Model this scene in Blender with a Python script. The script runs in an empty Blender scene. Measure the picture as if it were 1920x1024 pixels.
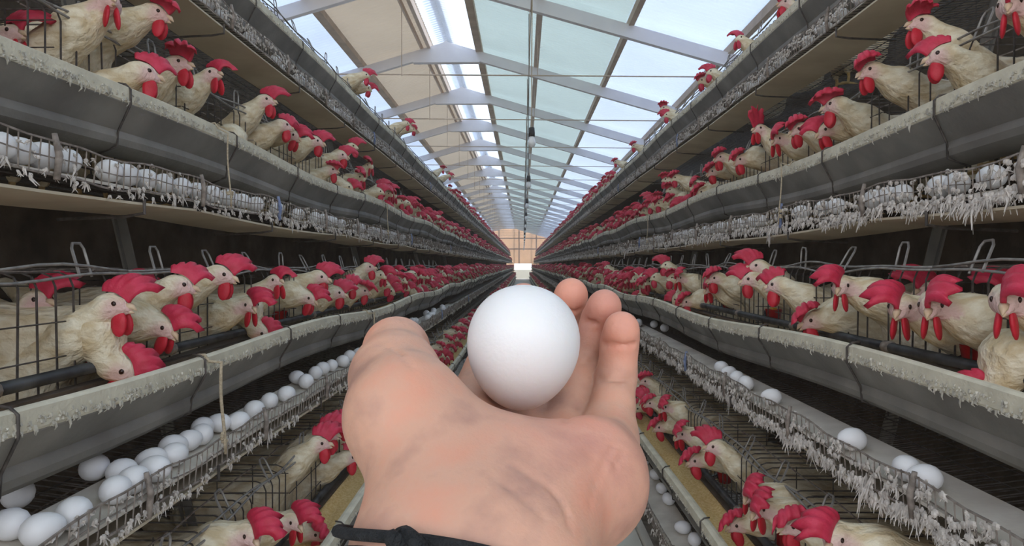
import bpy, math, random
import numpy as np
from mathutils import Vector, Matrix, noise as mnoise
random.seed(7); RNG = np.random.default_rng(7)
sc = bpy.context.scene; COL = sc.collection
R = math.radians
# ------------------------------------------------------------------ camera, world, sun, exposure
CZ = 1.15; FPX = 1200.0
cam = bpy.data.objects.new('camera', bpy.data.cameras.new('camera')); COL.objects.link(cam)
cam.location = (0, 0, CZ)
cam.rotation_euler = (math.pi/2 - math.atan(15/FPX), 0, math.atan(20/FPX))
cam.data.sensor_width = 36; cam.data.lens = 36*FPX/1920; cam.data.clip_start = .02; cam.data.clip_end = 400
sc.camera = cam
CAMR = cam.rotation_euler.to_matrix()
w = bpy.data.worlds.new('sky'); sc.world = w; w.use_nodes = True
nt = w.node_tree; nt.nodes.clear()
wo = nt.nodes.new('ShaderNodeOutputWorld'); bg = nt.nodes.new('ShaderNodeBackground')
tc = nt.nodes.new('ShaderNodeTexCoord'); sx = nt.nodes.new('ShaderNodeSeparateXYZ'); rp = nt.nodes.new('ShaderNodeValToRGB')
rp.color_ramp.elements[0].position = 0.0; rp.color_ramp.elements[0].color = (.92, .95, 1, 1)
rp.color_ramp.elements[1].position = .9; rp.color_ramp.elements[1].color = (.40, .63, 1, 1)
nt.links.new(tc.outputs['Generated'], sx.inputs[0]); nt.links.new(sx.outputs['Z'], rp.inputs[0])
nt.links.new(rp.outputs[0], bg.inputs[0]); nt.links.new(bg.outputs[0], wo.inputs[0])
bg.inputs[1].default_value = 1.75
sun = bpy.data.objects.new('sun', bpy.data.lights.new('sun', 'SUN')); COL.objects.link(sun)
sun.data.energy = 5.4; sun.data.angle = R(2); sun.data.color = (1, .95, .87)
sun.rotation_euler = (R(-22), R(24), 0)
fill_lamp = bpy.data.objects.new('open_end_daylight', bpy.data.lights.new('open_end_daylight', 'AREA')); COL.objects.link(fill_lamp)
fill_lamp.data.shape = 'RECTANGLE'; fill_lamp.data.size = 9; fill_lamp.data.size_y = 1.8; fill_lamp.data.energy = 84; fill_lamp.data.color = (1, .88, .74)
fill_lamp.location = (-.5, -3.4, 3.3); fill_lamp.rotation_euler = (R(60), 0, 0)      # fill lamp added behind the camera to brighten the near view
sc.view_settings.view_transform = 'Standard'; sc.view_settings.look = 'None'
sc.view_settings.gamma = 1; sc.view_settings.use_curve_mapping = False
sc.view_settings.exposure = 0.15
sc.cycles.max_bounces = 7; sc.cycles.diffuse_bounces = 4; sc.cycles.transmission_bounces = 6; sc.cycles.transparent_max_bounces = 6
sc.cycles.sample_clamp_indirect = 6; sc.cycles.caustics_reflective = False; sc.cycles.caustics_refractive = False

def P(px, py, Y):
    d = CAMR @ Vector(((px-960)/FPX, (512-py)/FPX, -1)); t = Y/d.y
    return Vector((d.x*t, Y, CZ + d.z*t))

# ------------------------------------------------------------------ materials
MATS = {}
def mat(name, c1, c2=None, rough=.7, scale=20, bump=0, bscale=60, stretch=None, metal=0, sss=0, c3=None, detail=4, spec=.4):
    m = bpy.data.materials.new(name); m.use_nodes = True; n = m.node_tree.nodes; L = m.node_tree.links
    b = n['Principled BSDF']; b.inputs['Roughness'].default_value = rough; b.inputs['Metallic'].default_value = metal
    b.inputs['Specular IOR Level'].default_value = spec
    b.inputs['Base Color'].default_value = (*c1, 1)
    co = n.new('ShaderNodeTexCoord'); v = co.outputs['Object']
    if stretch:
        mp = n.new('ShaderNodeMapping'); mp.inputs['Scale'].default_value = stretch; L.new(v, mp.inputs[0]); v = mp.outputs[0]
    if c2:
        t = n.new('ShaderNodeTexNoise'); t.inputs['Scale'].default_value = scale; t.inputs['Detail'].default_value = detail; L.new(v, t.inputs[0])
        r = n.new('ShaderNodeValToRGB'); r.color_ramp.elements[0].position = .36; r.color_ramp.elements[1].position = .66
        r.color_ramp.elements[0].color = (*c1, 1); r.color_ramp.elements[1].color = (*c2, 1)
        if c3:
            e = r.color_ramp.elements.new(.5); e.color = (*c3, 1)
        L.new(t.outputs['Fac'], r.inputs[0]); L.new(r.outputs[0], b.inputs['Base Color'])
    if bump:
        t2 = n.new('ShaderNodeTexNoise'); t2.inputs['Scale'].default_value = bscale; t2.inputs['Detail'].default_value = 5; L.new(v, t2.inputs[0])
        bp = n.new('ShaderNodeBump'); bp.inputs['Strength'].default_value = bump; bp.inputs['Distance'].default_value = .004
        L.new(t2.outputs['Fac'], bp.inputs['Height']); L.new(bp.outputs[0], b.inputs['Normal'])
    if sss:
        b.inputs['Subsurface Weight'].default_value = sss; b.inputs['Subsurface Radius'].default_value = (1, .35, .2); b.inputs['Subsurface Scale'].default_value = .006
    MATS[name] = m; return m
def sheet(name, col, trans, clear=0):
    m = bpy.data.materials.new(name); m.use_nodes = True; n = m.node_tree.nodes; L = m.node_tree.links; n.clear()
    o = n.new('ShaderNodeOutputMaterial'); d = n.new('ShaderNodeBsdfDiffuse'); t = n.new('ShaderNodeBsdfTranslucent'); mx = n.new('ShaderNodeMixShader')
    co = n.new('ShaderNodeTexCoord'); nz = n.new('ShaderNodeTexNoise'); nz.inputs['Scale'].default_value = 1.1; nz.inputs['Detail'].default_value = 4
    L.new(co.outputs['Object'], nz.inputs[0])
    r = n.new('ShaderNodeValToRGB'); r.color_ramp.elements[0].position = .3; r.color_ramp.elements[1].position = .7
    r.color_ramp.elements[0].color = (*[c*.9 for c in col], 1); r.color_ramp.elements[1].color = (*col, 1)
    L.new(nz.outputs['Fac'], r.inputs[0]); L.new(r.outputs[0], d.inputs[0]); L.new(r.outputs[0], t.inputs[0])
    mx.inputs[0].default_value = trans; L.new(d.outputs[0], mx.inputs[1]); L.new(t.outputs[0], mx.inputs[2]); last = mx
    if clear:
        tr = n.new('ShaderNodeBsdfTransparent'); m2 = n.new('ShaderNodeMixShader'); m2.inputs[0].default_value = clear
        L.new(mx.outputs[0], m2.inputs[1]); L.new(tr.outputs[0], m2.inputs[2]); last = m2
    L.new(last.outputs[0], o.inputs[0]); MATS[name] = m; return m

def feather_mat():
    m = mat('feather', (.66, .53, .33), (.87, .79, .61), .85, 26, 0, stretch=(.8, 2.4, 1.6), spec=.15)
    n = m.node_tree.nodes; L = m.node_tree.links; b = n['Principled BSDF']
    at = n.new('ShaderNodeAttribute'); at.attribute_name = 'face'
    mix = n.new('ShaderNodeMix'); mix.data_type = 'RGBA'
    src = b.inputs['Base Color'].links[0].from_socket
    L.new(at.outputs['Fac'], mix.inputs[0]); L.new(src, mix.inputs[6]); mix.inputs[7].default_value = (.74, .50, .46, 1); L.new(mix.outputs[2], b.inputs['Base Color'])
    co = n.new('ShaderNodeTexCoord'); mp = n.new('ShaderNodeMapping'); mp.inputs['Scale'].default_value = (38, 95, 60)
    v = n.new('ShaderNodeTexVoronoi'); v.inputs['Scale'].default_value = 1.0
    nz = n.new('ShaderNodeTexNoise'); nz.inputs['Scale'].default_value = 2.2; nz.inputs['Detail'].default_value = 6
    ad = n.new('ShaderNodeMath'); ad.operation = 'MULTIPLY_ADD'; ad.inputs[1].default_value = .9
    bp = n.new('ShaderNodeBump'); bp.inputs['Strength'].default_value = .9; bp.inputs['Distance'].default_value = .005
    L.new(co.outputs['Object'], mp.inputs[0]); L.new(mp.outputs[0], v.inputs[0]); L.new(mp.outputs[0], nz.inputs[0])
    L.new(v.outputs['Distance'], ad.inputs[0]); L.new(nz.outputs['Fac'], ad.inputs[2]); L.new(ad.outputs[0], bp.inputs['Height']); L.new(bp.outputs[0], b.inputs['Normal'])
feather_mat()
mat('comb', (.49, .016, .048), (.62, .038, .09), .5, 45, .25, 260, sss=.15)
mat('wattle', (.48, .008, .022), (.58, .02, .045), .5, 45, .2, 260, sss=.15)
mat('beak', (.60, .42, .27), (.72, .56, .40), .45, 60)
mat('eye', (.03, .012, .008), None, .12)
mat('lobe', (.82, .80, .80), (.70, .66, .68), .6, 90)
mat('hen_leg', (.62, .42, .16), (.72, .52, .25), .7, 80, .3, 300)
mat('wire', (.035, .028, .024), (.09, .075, .065), .6, 70)
mat('dusty_wire', (.16, .13, .11), (.34, .29, .25), .85, 60)
mat('grey_wire', (.20, .19, .18), (.36, .34, .31), .6, 40, metal=.2)
mat('trough', (.16, .145, .125), (.27, .245, .21), .7, 6, .3, 90, c3=(.20, .185, .16), detail=8)
mat('rim', (.58, .53, .41), (.73, .67, .52), .85, 18, .5, 120, detail=8)
mat('drip', (.40, .37, .31), (.60, .56, .47), .9, 60)
mat('feed', (.74, .48, .17), (.92, .68, .33), .95, 120, 1.0, 220, detail=8)
mat('egg', (.86, .85, .85), (.83, .81, .81), .45, 30)
mat('board', (.50, .42, .30), (.64, .56, .42), .8, 5, .1, 40, detail=7)
mat('liner', (.50, .45, .38), (.66, .61, .53), .7, 12, .2, 80, detail=7)
mat('fluff', (.44, .40, .36), (.70, .64, .58), .95, 50, spec=.1)
mat('pipe', (.018, .018, .02), (.06, .06, .06), .32, 25)
mat('cup', (.50, .012, .015), (.38, .01, .012), .4, 30)
mat('yellow', (.75, .42, .05), None, .4)
mat('rope', (.42, .34, .23), (.58, .48, .34), .95, 200, .8, 400)
mat('blue_rag', (.12, .16, .30), (.26, .30, .42), .9, 80)
mat('concrete', (.60, .57, .50), (.76, .73, .65), .9, 3, .3, 70, c3=(.69, .66, .59), detail=9)
mat('crusted_dung', (.11, .095, .075), (.30, .27, .225), .95, 14, .9, 60, detail=9)
mat('manure', (.06, .045, .032), (.14, .105, .075), .95, 9, .8, 50, detail=8)  # dark brown; also on the added shade sheets behind the cages
mat('steel', (.30, .29, .28), (.45, .43, .40), .6, 12)
mat('truss', (.80, .78, .81), (.88, .86, .88), .7, 4)
mat('purlin', (.46, .36, .27), (.58, .46, .36), .8, 6, .2, 40)
mat('pale_wood', (.66, .54, .46), (.74, .63, .55), .8, 6)
mat('gable_beam', (.42, .28, .22), (.50, .34, .26), .8, 4)
mat('wall_paint', (.55, .47, .38), (.64, .56, .46), .9, 3)
mat('socket', (.02, .018, .017), (.05, .045, .04), .5, 30)
mat('glass_bulb', (.85, .84, .80), None, .15)
mat('cord_black', (.008, .009, .010), (.02, .021, .022), .75, 300, .8, 900)
mat('ground', (.22, .18, .12), (.32, .27, .18), .95, 2)
sheet('gable', (.90, .70, .54), .75)
sheet('sheet_beige', (.66, .56, .44), .20)
sheet('sheet_green', (.58, .68, .66), .27)
sheet('sheet_blue', (.68, .76, .88), .37)
sheet('sheet_sky', (.80, .88, .98), .6, .55)

# ------------------------------------------------------------------ mesh helpers
class MB:
    def __init__(self): self.v = []; self.f = []; self.m = []
    def add(self, vs, fs, mi=0):
        o = len(self.v); self.v.extend(tuple(p) for p in vs); self.f.extend(tuple(i+o for i in f) for f in fs); self.m.extend([mi]*len(fs))
    def box(self, lo, hi, mi=0):
        (a, b, c), (d, e, g) = lo, hi
        self.add([(a,b,c),(d,b,c),(d,e,c),(a,e,c),(a,b,g),(d,b,g),(d,e,g),(a,e,g)], [(0,3,2,1),(4,5,6,7),(0,1,5,4),(1,2,6,5),(2,3,7,6),(3,0,4,7)], mi)
    def tube(self, pts, r, n=4, mi=0, closed=False):
        pts = [Vector(p) for p in pts]; N = len(pts); rs = r if isinstance(r, (list, tuple)) else [r]*N
        up = None; vs = []
        for i, p in enumerate(pts):
            a = pts[(i-1) % N] if (i > 0 or closed) else p; b = pts[(i+1) % N] if (i < N-1 or closed) else p
            t = (b-a); t = t.normalized() if t.length > 1e-9 else Vector((0,0,1))
            if up is None: up = Vector((0,0,1)) if abs(t.z) < .8 else Vector((1,0,0))
            x = up.cross(t)
            if x.length < 1e-4: x = Vector((0,1,0)).cross(t)
            x.normalize(); y = t.cross(x); up = y
            for k in range(n):
                q = 2*math.pi*(k+.5)/n; vs.append(p + rs[i]*(math.cos(q)*x + math.sin(q)*y))
        fs = []
        for i in range(N if closed else N-1):
            j = (i+1) % N
            for k in range(n): fs.append((i*n+k, i*n+(k+1) % n, j*n+(k+1) % n, j*n+k))
        if not closed: fs += [tuple(range(n))[::-1], tuple((N-1)*n+k for k in range(n))]
        self.add(vs, fs, mi)
    def lathe(self, prof, n=16, c=(0,0,0), mi=0):
        vs = []; K = len(prof)
        for r, z in prof:
            for k in range(n): a = 2*math.pi*k/n; vs.append((c[0]+r*math.cos(a), c[1]+r*math.sin(a), c[2]+z))
        fs = [(i*n+k, i*n+(k+1) % n, (i+1)*n+(k+1) % n, (i+1)*n+k) for i in range(K-1) for k in range(n)]
        fs += [tuple(range(n))[::-1], tuple((K-1)*n+k for k in range(n))]
        self.add(vs, fs, mi)
    def extrude(self, prof, ys, fx, mi=0):
        """closed profile [(u,z)] swept along ys; fx(u,z,Y)->point"""
        K = len(prof); vs = [fx(u, z, Y) for Y in ys for u, z in prof]
        fs = [(i*K+k, i*K+(k+1) % K, (i+1)*K+(k+1) % K, (i+1)*K+k) for i in range(len(ys)-1) for k in range(K)]
        fs += [tuple(range(K))[::-1], tuple((len(ys)-1)*K+k for k in range(K))]
        self.add(vs, fs, mi)
    def rep(self, other, offs):
        for o in offs: self.add([(a+o[0], b+o[1], c+o[2]) for a, b, c in other.v], other.f)
    def mesh(self, name, mats, smooth=False):
        me = bpy.data.meshes.new(name); me.from_pydata(self.v, [], self.f)
        for m in (mats if isinstance(mats, (list, tuple)) else [mats]): me.materials.append(MATS[m])
        if any(self.m): me.polygons.foreach_set('material_index', self.m)
        if smooth: me.polygons.foreach_set('use_smooth', [True]*len(me.polygons))
        me.update(); return me
    def obj(self, name, mats, parent=None, smooth=False): return obj(name, self.mesh(name, mats, smooth), parent)
def obj(name, me, parent=None, loc=None, rot=None):
    o = bpy.data.objects.new(name, me); COL.objects.link(o)
    if parent: o.parent = parent
    if loc is not None: o.location = loc
    if rot is not None: o.rotation_euler = rot
    return o
def tag(o, label=None, cat=None, group=None, kind=None):
    if label: o['label'] = label
    if cat: o['category'] = cat
    if group: o['group'] = group
    if kind: o['kind'] = kind
    return o
def empty(name, loc, label, cat, group=None):
    o = bpy.data.objects.new(name, None); COL.objects.link(o); o.location = loc; o.empty_display_size = .05
    return tag(o, label, cat, group)
ORD = ['first','second','third','fourth','fifth','sixth','seventh','eighth','ninth','tenth','eleventh','twelfth','thirteenth','fourteenth','fifteenth','sixteenth','seventeenth','eighteenth','nineteenth','twentieth']
for _t, _b in (('twenty', 'twentieth'), ('thirty', 'thirtieth'), ('forty', 'fortieth'), ('fifty', 'fiftieth'), ('sixty', 'sixtieth')):
    if _t != 'twenty': ORD.append(_b)
    ORD += [_t+'-'+q for q in ORD[:9]]
def blob(mb, c, r, n=8, m=6, mi=0, rot=None):
    c = Vector(c); vs = []; fs = []
    for i in range(m+1):
        th = math.pi*i/m
        for k in range(n):
            a = 2*math.pi*k/n; p = Vector((r[0]*math.sin(th)*math.cos(a), r[1]*math.sin(th)*math.sin(a), r[2]*math.cos(th)))
            vs.append(c + (rot @ p if rot else p))
    for i in range(m):
        for k in range(n): fs.append((i*n+k, (i+1)*n+k, (i+1)*n+(k+1) % n, i*n+(k+1) % n))
    mb.add(vs, fs, mi)

# ---------------- signed distance solids -> one continuous surface (surface nets)
class SDF:
    def __init__(self, lo, hi, h):
        self.h = h; self.lo = np.array(lo, float); self.n = np.ceil((np.array(hi)-self.lo)/h).astype(int)+1
        self.D = np.full(self.n, 1.0, np.float32)
    def box(self, lo, hi):
        a = np.clip(np.floor((np.array(lo)-self.lo)/self.h).astype(int), 0, self.n-1); b = np.clip(np.ceil((np.array(hi)-self.lo)/self.h).astype(int)+1, 1, self.n)
        ax = [self.lo[i]+self.h*np.arange(a[i], b[i]) for i in range(3)]
        sl = tuple(slice(a[i], b[i]) for i in range(3))
        return sl, np.meshgrid(*[x.astype(np.float32) for x in ax], indexing='ij')
    def comb(self, sl, d, k, sub=False):
        A = self.D[sl]
        if A.size == 0: return
        if sub:
            h = np.clip(.5-.5*(A+d)/k, 0, 1); self.D[sl] = A*(1-h) - d*h + k*h*(1-h)
        elif k <= 0: self.D[sl] = np.minimum(A, d)
        else:
            h = np.clip(.5+.5*(A-d)/k, 0, 1); self.D[sl] = A*(1-h) + d*h - k*h*(1-h)
    def cone(self, a, b, ra, rb, k=.005, sub=False):
        a = np.array(a, float); b = np.array(b, float); mg = max(ra, rb)+k*1.2+3*self.h
        sl, (X, Y, Z) = self.box(np.minimum(a, b)-mg, np.maximum(a, b)+mg)
        ab = b-a; L2 = max(float(ab@ab), 1e-12)
        t = np.clip(((X-a[0])*ab[0]+(Y-a[1])*ab[1]+(Z-a[2])*ab[2])/L2, 0, 1)
        d = np.sqrt((X-a[0]-t*ab[0])**2+(Y-a[1]-t*ab[1])**2+(Z-a[2]-t*ab[2])**2) - (ra+(rb-ra)*t)
        self.comb(sl, d, k, sub)
    def chain(self, pts, rs, k=.005, sub=False):
        for i in range(len(pts)-1): self.cone(pts[i], pts[i+1], rs[i], rs[i+1], k, sub)
    def ell(self, c, r, k=.01, rot=None):
        c = np.array(c, float); mg = max(r)+k*1.2+3*self.h
        sl, (X, Y, Z) = self.box(c-mg, c+mg)
        p = [X-c[0], Y-c[1], Z-c[2]]
        if rot is not None:
            M = np.array(rot.transposed()); p = [M[i][0]*p[0]+M[i][1]*p[1]+M[i][2]*p[2] for i in range(3)]
        k0 = np.sqrt(sum((p[i]/r[i])**2 for i in range(3))); k1 = np.sqrt(sum((p[i]/(r[i]*r[i]))**2 for i in range(3)))
        self.comb(sl, k0*(k0-1)/np.maximum(k1, 1e-6), k)
    def surface(self):
        D = self.D; S = D < 0; nx, ny, nz = D.shape
        cs = [(i, j, k) for i in (0,1) for j in (0,1) for k in (0,1)]
        cell = lambda A, c: A[c[0]:nx-1+c[0], c[1]:ny-1+c[1], c[2]:nz-1+c[2]]
        cnt = sum(cell(S, c).astype(np.int8) for c in cs); act = (cnt > 0) & (cnt < 8)
        idx = np.full(act.shape, -1, np.int64); I = np.argwhere(act); idx[act] = np.arange(len(I))
        acc = np.zeros((len(I), 3)); num = np.zeros(len(I))
        for a in cs:
            for ax in range(3):
                if a[ax]: continue
                b = list(a); b[ax] = 1
                da = D[I[:,0]+a[0], I[:,1]+a[1], I[:,2]+a[2]].astype(float); db = D[I[:,0]+b[0], I[:,1]+b[1], I[:,2]+b[2]].astype(float)
                cr = (da < 0) != (db < 0); t = np.where(cr, da/np.where(cr, da-db, 1), 0)
                p = np.array(a, float)[None].repeat(len(I), 0); p[:, ax] += t
                acc[cr] += p[cr]; num[cr] += 1
        V = self.lo + self.h*(I + acc/num[:, None])
        F = []
        for ax in range(3):
            o1, o2 = [(1,2),(2,0),(0,1)][ax]
            s0 = [slice(None)]*3; s1 = [slice(None)]*3; s0[ax] = slice(0, -1); s1[ax] = slice(1, None)
            A = S[tuple(s0)]; B = S[tuple(s1)]; E = np.argwhere(A != B)
            ok = (E[:, o1] > 0) & (E[:, o2] > 0) & (E[:, o1] < D.shape[o1]-1) & (E[:, o2] < D.shape[o2]-1); E = E[ok]
            ins = A[E[:,0], E[:,1], E[:,2]]
            def at(d1, d2):
                q = E.copy(); q[:, o1] -= d1; q[:, o2] -= d2; return idx[q[:,0], q[:,1], q[:,2]]
            q = np.stack([at(1,1), at(0,1), at(0,0), at(1,0)], 1)
            q[~ins] = q[~ins][:, ::-1]; F.append(q)
        F = np.concatenate(F); return V, F[(F >= 0).all(1)]
def np_mesh(name, V, F, mats, mi=None, smooth=True, attr=None):
    me = bpy.data.meshes.new(name); k = F.shape[1]
    me.vertices.add(len(V)); me.vertices.foreach_set('co', np.asarray(V, np.float32).ravel())
    me.loops.add(F.size); me.loops.foreach_set('vertex_index', F.ravel().astype(np.int32))
    me.polygons.add(len(F)); me.polygons.foreach_set('loop_start', np.arange(0, F.size, k, dtype=np.int32)); me.polygons.foreach_set('loop_total', np.full(len(F), k, np.int32))
    for m in mats: me.materials.append(MATS[m])
    if mi is not None: me.polygons.foreach_set('material_index', np.asarray(mi, np.int32))
    me.polygons.foreach_set('use_smooth', np.full(len(F), smooth)); me.update(calc_edges=True)
    if attr is not None:
        a = me.attributes.new('face', 'FLOAT', 'POINT'); a.data.foreach_set('value', np.asarray(attr, np.float32))
    return me
def decimated(me, ratio, name):
    o = bpy.data.objects.new('tmp', me); COL.objects.link(o); md = o.modifiers.new('d', 'DECIMATE'); md.ratio = ratio
    dg = bpy.context.evaluated_depsgraph_get(); r = bpy.data.meshes.new_from_object(o.evaluated_get(dg), depsgraph=dg)
    bpy.data.objects.remove(o); r.name = name; return r
def arrays(me):
    V = np.empty(len(me.vertices)*3); me.vertices.foreach_get('co', V)
    me.calc_loop_triangles(); T = np.empty(len(me.loop_triangles)*3, int); me.loop_triangles.foreach_get('vertices', T)
    return V.reshape(-1, 3), T.reshape(-1, 3)

# ------------------------------------------------------------------ the setting
YE = 54.0; YS = -3.5                      # far gable, open near end
ZR = CZ+3.4; XR = -1.14; PIT = .29
roof_z = lambda x: ZR - PIT*abs(x-XR)
XL, XRT = -6.0, 4.6
m = MB(); m.box((-60, -40, -.3), (60, 160, -.06)); tag(m.obj('ground', 'ground'), kind='structure')
m = MB(); m.box((XL, YS, -.06), (XRT, YE, 0)); FL = tag(m.obj('floor', 'concrete'), kind='structure')
for s in (-1, 1):      # low kerbs along the aisle and manure pits under the cages
    m = MB(); m.box((min(s*.49, s*.52), .0, 0), (max(s*.49, s*.52), 50, .035)); tag(m.obj('trim_%d' % (1 if s < 0 else 2), 'concrete'), kind='structure')
for i in range(20):    # slabs of the aisle floor with open joints
    m = MB(); y0 = -3 + i*2.4; m.box((-.485, y0, -.01), (.485, y0+2.388, .012)); m.obj('slab', 'concrete', FL)
for nm, x in (('wall_left', XL), ('wall_right', XRT)):
    m = MB(); m.box((x-.06, YS, 0), (x+.06, YE, roof_z(x)-.05)); tag(m.obj(nm, 'wall_paint'), kind='structure')
# far gable with a door opening
m = MB(); t = .08
def quadbox(pts):
    n = len(pts); m.add([(x, YE, z) for x, z in pts]+[(x, YE+t, z) for x, z in pts], [tuple(range(n)), tuple(range(2*n-1, n-1, -1))]+[(i, i+n, (i+1) % n+n, (i+1) % n) for i in range(n)])
dl, dr, dz = -.72, .75, CZ+.12
quadbox([(XL, 0), (dl, 0), (dl, roof_z(dl)), (XR, ZR), (XL, roof_z(XL))][:3]+[(XR, ZR), (XL, roof_z(XL))])
quadbox([(dr, 0), (XRT, 0), (XRT, roof_z(XRT)), (dr, roof_z(dr))])
quadbox([(dl, dz), (dr, dz), (dr, roof_z(dr)), (dl, roof_z(dl))])
WB = tag(m.obj('wall_back', 'gable'), kind='structure')
for z in (CZ+1.35, CZ+2.25):
    m = MB(); m.box((XL+.1, YE-.12, z-.05), (XRT-.1, YE-.005, z+.05)); m.obj('beam', 'gable_beam', WB)
for x in (-3.3, -2.0, -.3, 1.15, 2.6):
    m = MB(); m.box((x-.05, YE-.11, 0 if abs(x) > 1.1 else dz), (x+.05, YE-.006, roof_z(x)-.05)); m.obj('post', 'gable_beam', WB)
# dusty air of the shed
m = MB(); m.box((XL+.1, .15, .02), (XRT-.1, YE-.02, ZR+2)); HZ = m.mesh('dusty_air', 'egg'); HZ.materials.clear()
hm = bpy.data.materials.new('dusty_air'); hm.use_nodes = True; hn = hm.node_tree.nodes; hn.clear(); ho = hn.new('ShaderNodeOutputMaterial'); hv = hn.new('ShaderNodeVolumeScatter')
hv.inputs['Color'].default_value = (1, .90, .80, 1); hv.inputs['Density'].default_value = .0065; hm.node_tree.links.new(hv.outputs[0], ho.inputs['Volume']); HZ.materials.append(hm)
tag(obj('dusty_air', HZ), 'thin dusty haze filling the air of the shed', 'haze', kind='stuff')
sc.cycles.volume_bounces = 2
# roof: corrugated sheets between purlins and trusses, each sheet a piece of the ceiling
TS = 2.45; TY = [2.25+TS*i for i in range(-2, 22)]
m = MB(); m.box((XR-.1, YS, ZR+.12), (XR+.1, YE, ZR+.14)); CE = tag(m.obj('ceiling', 'truss'), kind='structure')
CE['label'] = 'pitched corrugated shed roof with a clear strip along the ridge'
strips = [(-6.0, -4.2, 'sheet_blue'), (-4.2, -2.42, 'sheet_blue'), (-2.42, -1.40, 'sheet_beige'), (-1.40, XR, 'sheet_sky'), (XR, -.65, 'sheet_sky'), (-.65, .2, 'sheet_green'), (.2, 1.2, 'sheet_green'), (1.2, 2.29, 'sheet_blue'), (2.29, 3.4, 'sheet_blue'), (3.4, 4.7, 'sheet_blue')]
for x0, x1, ma in strips:
    m = MB(); nc = 31; amp = .018; K = nc*4
    vs = []
    for i in range(K+1):
        y = TS*i/K; dzz = amp*math.sin(2*math.pi*i/4+.4)
        vs += [(x0-.03, y, roof_z(x0-.03)+dzz), (x1+.03 if x1 != XR else x1, y, roof_z(x1+.03 if x1 != XR else x1)+dzz)]
    if x0 == XR: vs = [(max(a, XR), b, c) for a, b, c in vs]
    m.add(vs, [(2*i, 2*i+1, 2*i+3, 2*i+2) for i in range(K)])
    me = m.mesh('roof_sheet', ma)
    for y in TY[:-1]:
        obj('roof_sheet', me, CE, (0, y, .06 if ma == 'sheet_sky' else .03))
m = MB()
for x, ma, wd, hh in ((-4.2, 'purlin', .06, .08), (-2.42, 'purlin', .11, .07), (-1.40, 'pale_wood', .05, .09), (-1.52, 'pale_wood', .025, .06), (-.65, 'purlin', .10, .08), (.2, 'pale_wood', .07, .07), (1.2, 'purlin', .06, .08), (2.29, 'purlin', .06, .08), (3.4, 'purlin', .06, .08)):
    m = MB(); m.box((x-wd/2, YS, roof_z(x)-hh), (x+wd/2, YE-.12, roof_z(x)+.012)); m.obj('purlin', ma, CE)
for i, y in enumerate(TY):      # white trusses
    def rafter(x0, x1, d):
        m = MB(); vs = []
        for yy in (y-.035, y+.035):
            vs += [(x0, yy, roof_z(x0)-.07), (x1, yy, roof_z(x1)-.07), (x1, yy, roof_z(x1)-.07-d), (x0, yy, roof_z(x0)-.07-d)]
        m.add(vs, [(0,1,2,3), (7,6,5,4), (0,4,5,1), (1,5,6,2), (2,6,7,3), (3,7,4,0)]); return m
    tr = empty('roof_truss', (0, 0, 0), 'white roof truss nearest overhead, spanning the shed' if i == 3 else 'white roof trusses repeating along the shed roof', 'truss', 'white roof trusses')
    tr['label'] = 'white gable truss, %s one down the shed from the camera' % ORD[i-3] if i >= 3 else 'white gable truss over the near end, %s before the camera' % ORD[i]
    rafter(XL+.05, XR, .15).obj('rafter', 'truss', tr); rafter(XR, XRT-.05, .15).obj('rafter', 'truss', tr)
    m = MB(); vs = []
    for yy in (y-.05, y+.05): vs += [(XR, yy, ZR-.06), (XR+.50, yy, roof_z(XR+.5)-.2), (XR+.5, yy, roof_z(XR+.5)-.235), (XR-.5, yy, roof_z(XR-.5)-.235), (XR-.5, yy, roof_z(XR-.5)-.2)]
    m.add(vs, [(0,1,2,3,4), (9,8,7,6,5)]+[(k, k+5, (k+1) % 5+5, (k+1) % 5) for k in range(5)]); m.obj('gusset', 'truss', tr)
    if i:
        yt = y-1.5
        m = MB(); m.tube([(-4.2, yt, CZ+2.44), (2.29, yt, CZ+2.36)], .009, 5); m.obj('tie_rod', 'purlin', CE)
        for x in (-1.53, .19):
            m = MB(); m.tube([(x, yt, CZ+2.39), (x, yt, roof_z(x)-.03)], .006, 4); m.obj('hanger_rod', 'purlin', CE)
# lamps on a line down the aisle
LC = empty('lamp_cable', (0, 0, 0), 'thin supply cable strung lengthwise above the aisle carrying the lamps', 'cable')
m = MB(); m.tube([(.075, YS+.2, CZ+2.3), (.075, YE-.01, CZ+2.3)], .006, 4); m.obj('cable', 'purlin', LC)
for y in TY[:-1]:
    m = MB(); m.tube([(.075, y, CZ+2.3), (.075, y, CZ+2.84)], .004, 4); m.obj('cable_hanger', 'purlin', LC)
for i in range(14):
    y = 5.1+2.75*i
    lp = empty('pendant_lamp', (.072, y, CZ+1.02), 'pendant bulb nearest the camera, black socket on a long cord' if i == 0 else 'unlit pendant bulb on a cord, %s from the camera' % ORD[i], 'lamp', 'pendant bulbs above the aisle')
    m = MB(); m.tube([(0, 0, .06), (0, 0, .64), (.004, 0, 1.28), (.004, 0, 2.075)], .0045, 5); m.obj('cord', 'rope' if i == 0 else 'socket', lp)
    m = MB(); m.lathe([(.012, .075), (.022, .07), (.025, .03), (.024, .0)][::-1], 12); sk = m.obj('socket', 'socket', lp, True)
    m = MB(); m.lathe([(.004, -.088), (.02, -.082), (.031, -.06), (.031, -.04), (.022, -.012), (.017, .004)], 14); m.obj('bulb', 'glass_bulb', sk, True)

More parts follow.
